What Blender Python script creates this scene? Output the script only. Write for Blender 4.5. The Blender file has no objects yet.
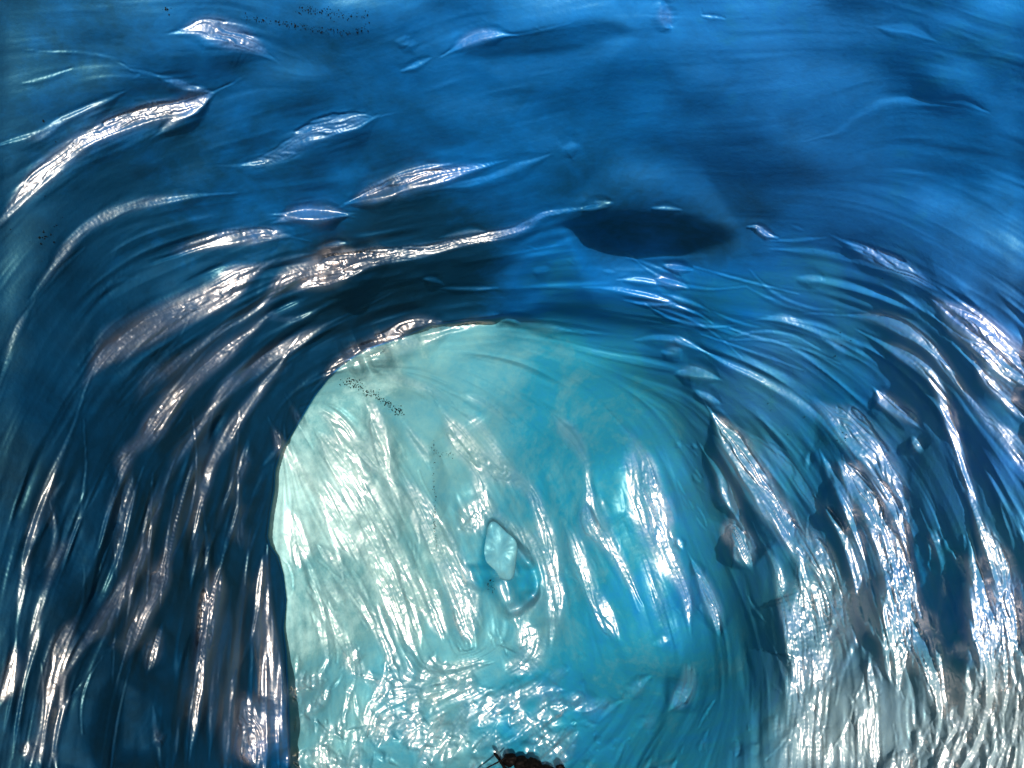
import bpy, math, random
import numpy as np

rng = np.random.default_rng(7)
random.seed(7)
SC = bpy.context.scene
COL = SC.collection
F, CX, CY = 768.0, 512.0, 384.0          # 27 mm lens on 1024 x 768
EYE = np.array([0.0, 0.0, 1.6])
PITCH = math.radians(5)
RIGHT = np.array([1.0, 0, 0])
FWD = np.array([0, math.cos(PITCH), math.sin(PITCH)])
UP = np.array([0, -math.sin(PITCH), math.cos(PITCH)])
SUN_AZ, SUN_EL = 4.0, 8.5               # degrees to the right of straight behind the viewer, above the horizon


def sstep(a, b, x):
    t = np.clip((x - a) / (b - a), 0, 1)
    return t * t * (3 - 2 * t)


def tag(o, label=None, cat=None, group=None, kind=None):
    if label: o['label'] = label
    if cat: o['category'] = cat
    if group: o['group'] = group
    if kind: o['kind'] = kind
    return o


# ------------------------------------------------------------------ survey of the ice: ridges
# every ridge is a line of points (x, y, width) read in one tile of the survey, then how strongly it turns to the light
T = {1: (0, 0), 2: (320, 0), 3: (640, 0), 4: (0, 240), 5: (320, 240), 6: (640, 240), 7: (0, 480), 8: (320, 480), 9: (640, 480)}
RIDGES = {
1: """
0,590,20 60,520,30 130,450,40 200,390,40 300,340,40 400,310,40 480,290,40 540,260,30 570,245,10 / 1
415,360,8 460,330,18 520,295,22 550,265,14 / .8
430,205,30 500,230,40 560,245,20 / .8
340,185,8 400,195,10 430,205,15 / .7
100,135,6 220,140,8 300,155,8 340,180,8 / .5
0,385,20 60,370,25 110,360,25 170,320,25 230,295,30 300,260,25 / .7
0,430,15 40,410,15 / .6
470,85,20 540,70,40 600,90,60 660,110,50 720,150,20 / .9
610,440,10 680,435,25 740,415,30 800,380,45 870,345,50 960,320,40 1010,310,10 / .55
640,440,10 700,430,14 730,420,10 / .8
770,370,10 830,345,15 870,340,8 / .7
115,745,5 160,680,15 220,615,18 290,575,20 350,550,22 430,535,22 500,525,20 560,520,8 / .75
130,760,6 170,710,10 215,670,6 / .5
430,680,8 520,655,20 600,635,25 680,630,28 740,625,20 790,635,6 / .85
740,590,15 800,570,25 860,572,28 930,570,12 / 1
930,540,20 1000,525,35 1060,510,30 / 1
70,220,20 130,205,20 180,185,10 / .45
290,105,20 340,110,15 / .5
385,140,20 400,160,10 / .7
350,210,15 380,195,10 / .6
280,760,15 320,745,15 370,740,8 / .5
""",
2: """
340,140,10 380,115,18 420,98,20 470,90,18 510,92,8 / 1
210,190,8 250,175,15 300,150,10 / .7
190,110,20 240,110,30 260,150,30 / .5
510,92,6 570,85,10 650,65,8 / .4
340,160,30 480,125,50 620,105,60 760,80,60 880,90,30 / -.5
830,0,25 835,50,25 / .6
912,-10,25 920,50,30 940,90,30 / .9
1015,20,15 1020,50,15 / .9
575,70,15 590,80,10 / .7
0,350,60 60,345,60 110,335,40 150,310,10 / .45
80,540,15 130,520,30 200,495,35 270,475,35 330,465,25 390,450,18 460,435,12 / 1
150,490,10 220,465,20 290,445,15 330,440,8 / .7
330,500,15 430,480,20 510,450,25 590,420,20 / .5
640,410,20 670,390,20 700,400,10 / .75
-110,572,8 -40,570,20 0,570,22 40,570,20 75,575,8 / 1
690,560,20 740,545,20 785,540,20 / .8
880,555,15 920,553,15 970,560,8 / .8
0,655,15 50,648,15 80,650,8 / .8
0,740,60 60,720,60 140,690,40 220,680,30 300,665,25 380,645,22 460,630,20 540,605,18 600,570,15 690,555,15 / .8
0,700,50 80,690,50 150,680,25 / .9
565,597,20 590,590,10 / .8
610,575,15 650,565,12 / .8
330,630,20 400,615,25 450,620,10 / .5
590,610,20 660,595,50 760,605,90 860,620,100 1000,625,90 1100,625,80 1150,620,20 / -.85
550,655,25 580,665,25 / .7
660,690,25 680,705,20 / .9
750,720,25 790,725,15 / .9
560,720,15 620,715,15 / .6
830,685,15 870,685,10 / .6
910,705,15 960,712,18 1000,718,8 / 1
890,740,20 950,755,20 990,770,8 / .9
270,742,10 300,740,15 325,755,15 / 1
""",
3: """
280,605,15 310,605,35 340,625,40 375,635,15 / 1.1
400,600,15 440,615,15 / .6
530,635,10 600,665,25 680,705,35 740,740,35 790,770,15 / .55
360,640,10 420,640,15 480,635,12 / .45
380,665,10 480,670,12 560,690,12 640,715,12 / .4
480,365,10 530,350,15 580,310,20 640,275,25 720,270,20 800,280,12 / .3
800,268,10 860,270,20 920,295,10 / .35
640,70,30 720,80,40 780,105,20 / .3
160,40,25 200,45,25 230,50,15 / .8
440,15,20 460,10,10 / .7
410,745,20 460,740,25 500,745,15 / .5
""",
4: """
0,375,8 20,310,10 50,230,12 80,180,8 / .6
80,170,5 110,110,14 150,60,14 215,0,10 / .4
110,140,6 160,80,10 215,30,5 / .4
260,150,8 290,120,14 340,100,10 / .45
238,360,20 280,310,40 340,270,40 420,225,40 500,185,40 580,140,45 640,100,50 690,75,25 / 1
240,310,15 280,245,20 350,200,15 430,165,10 540,110,8 / .45
690,75,10 760,50,12 830,35,10 / .8
840,25,12 880,15,15 930,5,10 / .9
700,170,15 760,110,30 830,90,50 900,75,60 960,60,40 1020,45,40 / 1
360,440,10 390,390,20 440,350,25 500,310,20 560,260,15 640,210,18 700,165,20 760,120,20 / .6
430,270,8 480,262,12 / .35
340,560,15 400,510,40 440,460,40 480,410,30 540,350,25 600,300,22 660,250,18 710,205,15 / 1
320,640,25 340,570,30 380,540,30 440,510,25 / .6
320,768,25 325,700,25 350,630,20 / .45
715,200,8 740,212,12 800,208,12 860,180,8 / .6
390,760,6 430,670,8 470,590,10 510,530,12 560,460,15 600,400,22 660,350,22 720,310,20 780,280,22 850,235,12 940,192,5 / .8
470,720,6 500,640,10 540,560,12 560,490,10 / .6
520,768,14 540,690,18 560,610,20 600,530,22 640,470,18 690,410,15 740,340,14 760,310,10 / .8
580,740,8 600,690,12 630,650,14 650,590,25 660,545,20 / .5
690,610,4 720,580,8 750,540,3 / .7
700,390,6 750,350,15 785,320,15 / .35
90,768,15 110,700,15 150,600,10 190,510,6 220,420,5 238,370,8 / .75
130,700,30 155,660,25 180,640,15 / .6
190,765,8 220,740,12 / .5
265,650,6 290,630,8 / .35
150,530,4 200,450,8 240,400,5 / .3
680,740,15 690,710,15 / .5
""",
5: """
0,380,15 50,330,25 110,300,35 190,260,35 250,215,25 320,220,25 / .8
60,340,15 150,300,22 230,280,22 290,260,20 340,240,15 / 1
300,265,8 350,240,12 400,220,14 450,215,12 500,210,10 560,222,12 620,235,18 660,242,10 / .9
270,103,8 310,105,14 335,125,14 / 1.1
335,128,12 390,130,12 460,128,10 / .8
430,150,20 460,155,15 / .5
610,210,12 640,215,12 / .6
-27,218,25 80,155,90 213,120,115 347,105,90 480,60,55 590,15,15 / -.6
520,190,30 640,170,60 760,180,70 900,200,60 1020,210,50 / -.6
900,160,10 950,162,10 / .6
780,125,18 810,128,14 / .9
0,455,15 50,490,25 100,550,30 150,600,25 180,640,12 / 1
0,520,20 40,570,50 80,620,60 120,680,60 160,740,60 190,790,40 / 1.1
0,640,30 40,720,50 70,790,50 / 1.1
140,340,8 190,360,20 240,385,20 300,400,12 360,440,6 / .7
220,480,20 250,530,45 280,570,50 290,600,15 / .9
310,430,6 340,480,14 370,530,45 420,580,40 480,620,35 540,650,22 570,690,25 590,768,25 / 1.1
370,455,8 420,490,15 460,540,18 490,590,18 520,610,15 / .8
370,412,8 430,430,12 480,465,12 525,500,6 / .85
400,570,15 420,640,20 440,700,25 480,768,30 / .9
370,768,40 400,720,50 440,690,50 / 1
220,620,8 260,680,20 290,740,25 300,790,30 / .8
620,465,8 650,500,30 690,550,25 710,600,12 715,660,12 725,720,25 740,768,40 / 1
640,480,10 690,495,10 / .7
735,680,8 750,705,10 765,725,6 / .8
780,470,6 830,530,12 860,590,30 870,650,40 880,720,45 890,790,40 / 1.1
810,540,8 820,600,10 830,650,8 / .8
980,690,6 1000,720,8 / .4
1000,610,10 1020,640,15 / .7
790,580,5 800,610,5 / .4
300,300,20 420,310,25 540,350,30 640,390,25 / .3
""",
6: """
775,155,10 830,190,30 880,215,45 940,260,50 1000,320,60 1060,370,70 / 1.2
780,200,6 840,250,12 900,290,30 960,330,40 1024,380,50 / 1.1
890,315,8 930,370,25 980,420,25 1040,470,30 / 1.1
950,490,10 990,530,20 1040,570,20 / 1
640,150,20 700,160,20 760,195,10 / .4
540,200,6 620,205,20 700,230,25 760,270,20 820,340,18 880,420,16 940,490,18 1000,570,22 1040,630,25 / .9
650,275,20 690,295,30 740,325,20 780,370,16 820,450,18 840,530,18 870,630,16 910,760,14 / 1
335,210,15 380,205,20 420,220,15 480,250,12 540,290,20 580,315,8 / .5
630,400,12 650,420,30 690,450,25 730,480,20 750,500,8 / 1
720,520,10 740,545,18 755,570,15 / 1
0,265,10 60,262,14 120,270,15 170,295,12 / .6
50,300,10 100,295,15 120,285,8 / .7
90,320,15 110,320,10 / .8
100,355,20 150,350,20 210,370,10 / .9
140,400,12 180,415,12 220,440,6 / .7
170,295,8 240,335,14 320,370,16 400,415,16 460,460,16 520,510,20 580,570,25 620,620,20 / .6
190,455,8 215,490,25 250,540,45 290,600,50 330,660,50 380,740,50 400,790,50 / 1.1
280,510,15 350,560,25 420,640,30 470,720,25 / .45
470,430,20 540,480,60 600,540,60 650,610,50 690,700,40 700,768,40 / .7
535,590,20 570,640,50 610,700,50 640,768,40 / 1.1
490,580,10 520,640,14 550,700,18 570,768,18 / .8
490,710,12 520,740,20 550,780,15 / 1
640,570,12 680,620,25 715,660,10 / .9
170,560,8 210,620,14 230,680,20 260,740,12 / .8
140,620,8 165,650,8 / .7
110,680,4 135,720,4 / .4
""",
7: """
0,590,25 30,520,25 45,430,10 / .8
45,400,12 60,280,15 75,180,15 100,100,20 130,20,15 / .6
130,130,30 150,60,35 / .7
45,660,14 60,540,10 90,440,14 110,330,14 150,220,15 220,100,10 / .65
50,740,12 70,720,18 80,690,10 / .8
110,740,25 120,660,10 150,480,30 180,400,40 195,375,20 / .7
130,768,10 160,640,12 170,520,14 215,450,14 280,350,18 350,250,20 380,200,14 440,20,10 / .75
230,440,15 270,390,30 310,330,25 360,260,20 / .6
280,450,12 300,440,22 330,435,15 / 1
330,480,15 350,420,30 390,340,30 425,270,40 440,220,20 470,110,10 500,0,8 / .85
390,510,20 410,450,30 430,390,20 / .7
310,240,20 315,140,20 340,60,25 350,0,20 / .45
415,670,20 425,690,30 440,670,10 / .9
410,620,10 420,700,10 430,768,10 / .5
460,768,10 480,600,14 500,470,14 / .5
510,280,12 520,200,14 520,120,20 530,0,20 / .5
510,700,14 530,560,20 540,460,25 560,340,35 580,270,40 590,230,15 / .8
560,700,14 570,560,20 600,400,18 610,330,12 / .55
600,740,25 605,640,20 620,520,15 640,380,10 660,200,10 / .8
640,180,25 640,100,20 690,60,10 / .4
590,230,6 610,150,8 650,40,6 / .45
690,760,60 665,620,40 660,560,15 / .9
690,480,10 690,300,10 715,170,6 / .9
705,760,15 705,560,18 710,380,14 712,240,10 / 1
740,720,20 730,540,20 725,380,14 / .9
765,740,14 750,600,14 745,480,12 / .8
300,500,80 290,600,180 280,700,220 280,800,220 / -.7
""",
8: """
0,60,30 50,130,40 90,180,30 100,215,15 / 1.1
50,0,30 90,70,40 130,150,40 160,220,45 190,300,50 220,400,40 250,450,20 / 1.1
120,20,15 170,120,20 210,200,20 240,300,25 260,400,25 / 1
230,0,10 290,110,50 340,200,50 380,300,50 400,400,40 / 1.1
260,260,60 300,340,80 330,420,60 / 1.1
0,180,40 50,230,40 80,260,20 / 1
100,270,15 120,300,25 130,325,10 / 1
110,370,20 130,400,20 / .7
370,130,40 410,120,80 430,80,60 440,30,40 / 1.1
560,10,12 590,100,25 620,200,25 630,260,20 / 1
450,60,15 480,110,20 560,170,30 610,230,30 630,300,40 620,400,40 / 1
500,355,12 550,345,20 580,310,14 585,280,8 / 1.1
540,380,40 560,430,50 560,480,40 520,510,30 / 1.1
650,110,10 680,170,30 710,260,30 730,330,20 / .8
690,260,20 740,320,30 790,420,40 / .7
710,70,40 740,130,45 770,170,25 810,240,20 850,310,12 / 1.1
850,0,60 880,80,60 910,170,40 940,230,30 975,300,20 985,380,15 / 1.1
840,150,20 890,260,25 910,360,25 930,420,15 / .5
880,440,10 940,420,20 / .6
950,150,8 970,190,10 / .8
990,210,8 1020,260,12 / .9
90,520,20 95,480,20 / .8
125,550,15 130,500,15 / .8
190,540,14 220,545,15 240,500,15 235,460,10 / 1
185,500,8 185,450,8 / .8
260,540,20 300,500,25 330,520,20 380,500,20 440,490,14 / 1
270,570,15 340,580,18 400,570,18 450,560,10 / .9
490,520,15 530,495,25 570,510,15 / 1.1
440,610,20 500,580,20 560,560,20 630,560,20 / .9
600,530,12 670,500,14 / 1
340,740,30 370,670,25 400,590,20 / 1
290,680,25 340,600,20 / 1
250,740,25 280,690,20 / 1
680,620,12 730,600,25 760,580,15 / .9
830,590,30 850,550,40 890,520,20 / .9
935,610,15 960,580,30 985,540,25 980,490,15 / 1
520,690,60 600,610,50 630,570,30 / .8
""",
9: """
225,170,20 240,130,30 260,150,40 280,200,40 295,235,15 / 1.1
240,10,8 260,60,10 275,120,10 / .8
100,150,8 115,190,10 / .8
140,215,8 175,280,20 200,340,25 210,400,20 / 1
330,170,8 370,240,14 390,330,25 410,430,30 420,520,30 / 1
290,0,40 360,100,40 420,160,50 470,200,50 500,260,40 530,350,30 545,420,20 / 1
430,260,40 450,310,70 460,400,80 470,480,80 440,540,60 / 1.1
490,70,10 530,120,20 560,170,20 580,240,20 590,340,20 630,410,25 / 1
560,0,40 610,80,50 650,160,50 690,250,50 700,350,60 700,450,60 690,530,40 / 1.1
520,0,8 560,100,14 600,230,14 640,360,16 / .7
620,0,30 670,60,35 700,130,30 715,200,20 / .8
720,220,10 740,320,16 780,390,20 800,410,10 / .9
760,110,8 800,200,10 810,290,12 790,390,8 / .6
730,380,25 750,440,35 790,560,30 800,620,20 / 1.1
770,130,15 795,160,15 800,180,8 / .8
820,180,10 850,210,10 870,260,10 / .9
870,0,10 900,100,16 930,180,40 960,260,60 970,380,60 960,480,60 900,600,70 850,660,40 / 1
880,210,30 900,280,40 920,380,50 930,480,60 / 1
820,470,10 850,450,20 880,470,15 / .9
830,410,8 870,405,12 / .8
970,300,6 1000,380,14 1000,440,20 1020,470,20 / .9
180,610,14 180,640,10 / 1
290,650,20 290,670,15 / 1
350,540,20 380,570,14 / .8
365,620,20 365,700,15 / .8
""",
}
strokes = []
for k, txt in RIDGES.items():
    ox, oy = T[k]
    for line in txt.strip().splitlines():
        pts, amp = line.split('/')
        P = np.array([[float(v) for v in p.split(',')] for p in pts.split()])
        P[:, 0] = ox + P[:, 0] * .375
        P[:, 1] = oy + P[:, 1] * .375
        P[:, 2] *= .375
        strokes.append((P, float(amp)))
for P, amp in list(strokes):
    Ls = np.hypot(*np.diff(P[:, :2], axis=0).T).sum()
    P[:, 2] *= 1.2 if Ls > 3 * P[:, 2].max() else .42
for P, amp in strokes:
    if amp > 0 and P[:, 1].mean() < 300 and 26 <= np.hypot(*np.diff(P[:, :2], axis=0).T).sum() < 60:
        P[:, 2] *= .6
strokes = [(P, amp * (.45 if amp > 0 and np.hypot(*np.diff(P[:, :2], axis=0).T).sum() < 26 and P[:, 1].mean() < 420 else 1)) for P, amp in strokes]
longer = []
for P, amp in strokes:
    Ls = np.hypot(*np.diff(P[:, :2], axis=0).T).sum()
    if amp > 0 and Ls > 42:
        if P[:, 1].mean() < 250 and Ls < 130:
            P[:, 2] *= .72
        a, b = P[0].copy(), P[-1].copy()
        k = .16 * Ls
        da, db = P[0, :2] - P[1, :2], P[-1, :2] - P[-2, :2]
        a[:2] += da / np.hypot(*da) * k; b[:2] += db / np.hypot(*db) * k
        a[2] *= .4; b[2] *= .4
        P = np.vstack([a, P, b])
    longer.append((P, amp))
strokes = longer
n_fine = len(strokes)
for P, amp in list(strokes):
    if amp >= .55 and np.hypot(*(P[-1, :2] - P[0, :2])) > 30:
        Q = P.copy(); Q[:, 2] = np.minimum(Q[:, 2] * 3.2, 34)
        strokes.append((Q, amp * (.42 if P[:, 1].mean() < 240 else .25)))                # the broad shoulder the ridge sits on
n_all = len(strokes)
n_survey = n_all


def field_of_short_ridges(n, poly, ang, dang, lmin, lmax, wmin, wmax, amin, amax):
    """uneven small ridges over one part of the ice"""
    poly = np.array(poly, float)
    lo, hi = poly.min(0), poly.max(0)
    k = 0
    while k < n:
        p = lo + rng.random(2) * (hi - lo)
        if not inside(poly, p[None])[0]:
            continue
        k += 1
        a = math.radians(ang + rng.normal() * dang)
        L = lmin + rng.random() ** 1.5 * (lmax - lmin)
        w = wmin + rng.random() ** 2 * (wmax - wmin)
        bend = rng.normal() * .3
        t = np.linspace(-.5, .5, 5)
        d = np.array([math.cos(a), math.sin(a)])
        m = np.array([-d[1], d[0]])
        P = p + t[:, None] * L * d + (bend * L * (t ** 2))[:, None] * m
        W = w * (1 - (2 * np.abs(t)) ** 2 * .7)
        strokes.append((np.c_[P, W], amin + rng.random() * (amax - amin)))


def inside(poly, pts):
    x, y = pts[:, 0], pts[:, 1]
    r = np.zeros(len(pts), bool)
    j = len(poly) - 1
    for i in range(len(poly)):
        xi, yi = poly[i]; xj, yj = poly[j]
        if yi != yj:
            r ^= ((yi > y) != (yj > y)) & (x < (xj - xi) * (y - yi) / (yj - yi) + xi)
        j = i
    return r


field_of_short_ridges(90, [(780, 690), (860, 672), (940, 690), (1060, 640), (1060, 800), (770, 800)], 95, 16, 15, 85, 2, 9, .6, 1.1)
field_of_short_ridges(44, [(790, 580), (1050, 620), (1060, 790), (780, 790)], 88, 10, 50, 190, 4, 20, .5, .8)
field_of_short_ridges(230, [(292, 655), (400, 650), (520, 690), (590, 700), (560, 800), (290, 800)], 118, 28, 8, 46, 2.5, 10, .9, 1.3)
field_of_short_ridges(36, [(580, 655), (770, 680), (765, 800), (570, 800)], 104, 12, 10, 45, 2, 8, .5, 1.0)
field_of_short_ridges(34, [(295, 400), (400, 400), (530, 560), (500, 650), (295, 650)], 66, 10, 40, 130, 4, 15, .8, 1.2)
field_of_short_ridges(50, [(292, 460), (420, 430), (520, 560), (500, 655), (292, 655)], 62, 12, 10, 50, 1.5, 5, .5, 1)
field_of_short_ridges(40, [(540, 430), (700, 430), (770, 650), (540, 650)], 62, 12, 8, 40, 1, 4, .3, .8)
field_of_short_ridges(45, [(800, 440), (1040, 560), (1040, 690), (800, 690)], 75, 14, 15, 60, 1.5, 5, .4, .9)
# ice beyond the surveyed part
field_of_short_ridges(26, [(20, 490), (265, 480), (285, 770), (20, 770)], 102, 5, 80, 210, 2, 4.5, .5, .9)
field_of_short_ridges(14, [(110, 350), (300, 290), (260, 390), (150, 470)], 140, 5, 60, 140, 2, 4, .4, .7)
field_of_short_ridges(18, [(560, 260), (760, 270), (900, 340), (760, 360)], 18, 8, 50, 130, 2, 5, .4, .8)
field_of_short_ridges(30, [(-420, -200), (-60, -200), (-60, 900), (-420, 900)], 105, 12, 80, 220, 15, 30, .5, 1)
field_of_short_ridges(30, [(1090, 100), (1500, 100), (1500, 900), (1090, 900)], 70, 12, 80, 220, 15, 30, .5, 1)
field_of_short_ridges(20, [(-300, -420), (1400, -420), (1400, -60), (-300, -60)], 170, 12, 80, 220, 15, 30, .4, .8)


def resample(P, step):
    if len(P) > 2:                                # Catmull-Rom
        Q = np.vstack([2 * P[0] - P[1], P, 2 * P[-1] - P[-2]])
        out = []
        for i in range(1, len(Q) - 2):
            n = max(2, int(np.hypot(*(Q[i + 1, :2] - Q[i, :2])) / step))
            t = np.linspace(0, 1, n, endpoint=False)[:, None]
            a, b, c, d = Q[i - 1], Q[i], Q[i + 1], Q[i + 2]
            out.append(.5 * ((2 * b) + (-a + c) * t + (2 * a - 5 * b + 4 * c - d) * t ** 2 + (-a + 3 * b - 3 * c + d) * t ** 3))
        out.append(P[-1:])
        return np.vstack(out)
    n = max(2, int(np.hypot(*(P[1, :2] - P[0, :2])) / step) + 1)
    t = np.linspace(0, 1, n)[:, None]
    return P[0] * (1 - t) + P[1] * t



# ------------------------------------------------------------------ the grid the ice is measured on
def axis(lo, a, b, hi, fine, coarse):
    return np.concatenate([np.arange(lo, a, coarse), np.arange(a, b, fine), np.arange(b, hi + coarse, coarse)])


FX0, FX1, FY0, FY1 = -48, 1072, -48, 816
xs = axis(-448, FX0, FX1, 1500, 1.0, 5.0)
ys = axis(-448, FY0, FY1, 980, 1.0, 5.0)
GX, GY = np.meshgrid(xs, ys)
NX, NY = len(xs), len(ys)


def tps(ctrl, smooth=1e-3):
    c = np.array(ctrl, float)
    q = c[:, :2] / F
    n = len(q)
    ker = lambda r2: np.where(r2 > 1e-12, .5 * r2 * np.log(np.maximum(r2, 1e-12)), 0)
    K = ker(((q[:, None] - q[None]) ** 2).sum(-1)) + smooth * np.eye(n)
    Pm = np.c_[np.ones(n), q]
    A = np.block([[K, Pm], [Pm.T, np.zeros((3, 3))]])
    w = np.linalg.solve(A, np.r_[c[:, 2], 0, 0, 0])
    X, Y = GX / F, GY / F
    out = w[n] + w[n + 1] * X + w[n + 2] * Y
    for i in range(n):
        out = out + w[i] * ker((X - q[i, 0]) ** 2 + (Y - q[i, 1]) ** 2)
    return out


L_ = math.log
NEAR = [(0, 0, 2.45), (250, 0, 2.8), (512, 0, 3.0), (780, 0, 2.85), (1024, 0, 2.5),
        (0, 200, 2.8), (0, 400, 2.7), (0, 600, 2.6), (0, 768, 2.5),
        (130, 250, 3.6), (120, 450, 3.35), (130, 650, 3.2), (150, 768, 3.1), (230, 560, 4.5), (250, 700, 4.4), (270, 470, 5.0), (285, 768, 4.6),
        (250, 150, 3.6), (512, 130, 3.75), (780, 130, 3.6), (1024, 150, 3.1),
        (300, 270, 4.5), (330, 370, 5.4), (420, 240, 4.7), (440, 318, 5.9), (540, 230, 4.7), (650, 230, 4.75), (650, 340, 6.2), (760, 235, 4.6),
        (560, 318, 6.3), (860, 290, 4.6), (760, 400, 6.2), (880, 400, 4.9), (1024, 360, 3.5), (1024, 550, 3.6), (900, 550, 4.65), (820, 600, 5.65), (800, 690, 5.35),
        (1024, 690, 3.75), (900, 700, 4.5), (780, 768, 4.75), (900, 768, 4.3), (1024, 768, 3.7),
        (-400, -300, 2.7), (512, -400, 2.75), (1450, -300, 2.7), (-400, 400, 2.4), (1450, 400, 2.8), (-400, 960, 2.3), (512, 960, 2.9), (1450, 960, 2.7)]
BACK = [(150, 300, 5.2), (150, 500, 5.1), (150, 768, 4.4), (280, 400, 5.5), (280, 520, 5.55), (290, 650, 5.45), (295, 768, 5.2),
        (400, 330, 5.95), (420, 430, 6.15), (420, 560, 6.2), (420, 640, 6.1), (420, 768, 5.55),
        (540, 322, 6.4), (540, 430, 6.75), (540, 560, 6.85), (540, 645, 6.65), (540, 768, 5.6),
        (640, 345, 6.6), (650, 450, 7.5), (670, 560, 7.6), (680, 650, 7.1), (690, 768, 5.3),
        (720, 430, 6.9), (750, 560, 6.6), (790, 690, 5.6), (775, 768, 4.9), (300, 900, 3.8), (540, 900, 3.8), (800, 900, 3.6),
        (540, 200, 6.2), (300, 250, 5.4), (900, 400, 5.2), (900, 600, 4.8), (900, 768, 4.1)]
u_near = L_(6.2) + .70 * (tps([(a, b, L_(c)) for a, b, c in NEAR]) - L_(6.2))
u_back = L_(6.2) + np.where(GY > 640, 1 - .25 * sstep(640, 800, GY), 1) * (tps([(a, b, L_(c)) for a, b, c in BACK]) - L_(6.2))

CHAMBER = np.array([(290, 768), (289, 720), (288, 690), (286, 650), (283, 628), (286, 600), (283, 575), (277, 556), (270, 546), (267, 536), (270, 512), (274, 490), (275, 470),
                    (281, 450), (297, 425), (315, 395), (328, 378), (345, 362), (365, 350), (400, 338), (430, 325), (470, 320), (500, 318), (540, 322), (590, 330), (640, 345),
                    (690, 378), (720, 430), (745, 500), (775, 590), (788, 680), (775, 768), (775, 1000), (290, 1000)], float)


def seg_dist(poly, X, Y, closed=True):
    best = np.full(X.shape, 1e9)
    n = len(poly)
    for i in range(n if closed else n - 1):
        a, b = poly[i], poly[(i + 1) % n]
        d = b - a
        L2 = (d ** 2).sum() + 1e-9
        t = np.clip(((X - a[0]) * d[0] + (Y - a[1]) * d[1]) / L2, 0, 1)
        best = np.minimum(best, (X - a[0] - t * d[0]) ** 2 + (Y - a[1] - t * d[1]) ** 2)
    return np.sqrt(best)




flat = np.c_[GX.ravel(), GY.ravel()]
# the near ice was melted out along the flow of its ridges: let its depth follow that flow
cs = 4.0
cx_ = np.arange(FX0, FX1 + cs, cs); cy_ = np.arange(FY0, FY1 + cs, cs)
qx, qy = np.meshgrid(cx_, cy_)
cC = np.zeros_like(qx); cS = np.zeros_like(qx)
for P, amp in strokes[:n_fine]:
    if np.hypot(*(P[-1, :2] - P[0, :2])) < 45 or amp < 0:
        continue
    R = resample(P, 14.0)
    tg = np.gradient(R[:, :2], axis=0)
    keep = ~inside(CHAMBER, R[:, :2])
    for (x, y, _), (tx, ty), k in zip(R, tg, keep):
        if k:
            th = 2 * math.atan2(ty, tx)
            d2 = (qx - x) ** 2 + (qy - y) ** 2
            w = np.exp(-d2 / (2 * 40 ** 2)) + .01 * np.exp(-d2 / (2 * 150 ** 2))
            cC += w * math.cos(th); cS += w * math.sin(th)
cth = .5 * np.arctan2(cS, cC)
cdx, cdy = np.cos(cth), np.sin(cth)


def bil(A, x, y):
    x = np.clip(x, 0, A.shape[1] - 1.001); y = np.clip(y, 0, A.shape[0] - 1.001)
    ix, iy = x.astype(int), y.astype(int); ax, ay = x - ix, y - iy
    return (A[iy, ix] * (1 - ax) + A[iy, ix + 1] * ax) * (1 - ay) + (A[iy + 1, ix] * (1 - ax) + A[iy + 1, ix + 1] * ax) * ay


ci = np.searchsorted(xs, np.clip(cx_, FX0, FX1 - 1)); cj = np.searchsorted(ys, np.clip(cy_, FY0, FY1 - 1))
uc = u_near[np.ix_(cj, ci)]
acc = uc.copy(); wsum = np.ones_like(uc)
JJc, IIc = np.mgrid[0:uc.shape[0], 0:uc.shape[1]].astype(float)
for sg in (1, -1):
    x, y = IIc.copy(), JJc.copy(); px, py = cdx * sg, cdy * sg
    ok = np.ones_like(uc)
    for k in range(45):
        x += px; y += py
        ok *= (x > 1) & (x < uc.shape[1] - 2) & (y > 1) & (y < uc.shape[0] - 2)
        w = ok * (1 - k / 46)
        acc += w * bil(uc, x, y); wsum += w
        xi = np.clip(np.rint(x), 0, uc.shape[1] - 1).astype(int); yi = np.clip(np.rint(y), 0, uc.shape[0] - 1).astype(int)
        nx, ny = cdx[yi, xi], cdy[yi, xi]
        f = np.sign(nx * px + ny * py); f[f == 0] = 1
        px, py = nx * f, ny * f
dl = acc / wsum - uc
for _ in range(6):
    dl = (np.roll(dl, 1, 0) + 2 * dl + np.roll(dl, -1, 0)) / 4
    dl = (np.roll(dl, 1, 1) + 2 * dl + np.roll(dl, -1, 1)) / 4
edge = sstep(0, 60, np.minimum(np.minimum(GX - FX0, FX1 - GX), np.minimum(GY - FY0, FY1 - GY)))
u_near = u_near + edge * bil(dl, (GX - FX0) / cs, (GY - FY0) / cs)
in_ch = inside(CHAMBER, flat).reshape(GX.shape)
sd = seg_dist(CHAMBER, GX, GY) * np.where(in_ch, 1, -1)
bw = 1.5 + 45 * sstep(470, 660, GX)               # crisp lip at the left, soft passage at the right
mch = sstep(-1, 1, sd / bw)
# the lip of the near ice rounds off into the opening
lip = np.where(sd < 0, np.exp(-(sd / 5.0) ** 2), 0) * .02 * (1 - sstep(470, 660, GX))
U0 = (u_near + 0 * lip) * (1 - mch) + u_back * mch

# slow waves in the ice
from mathutils import noise as mnoise


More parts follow.
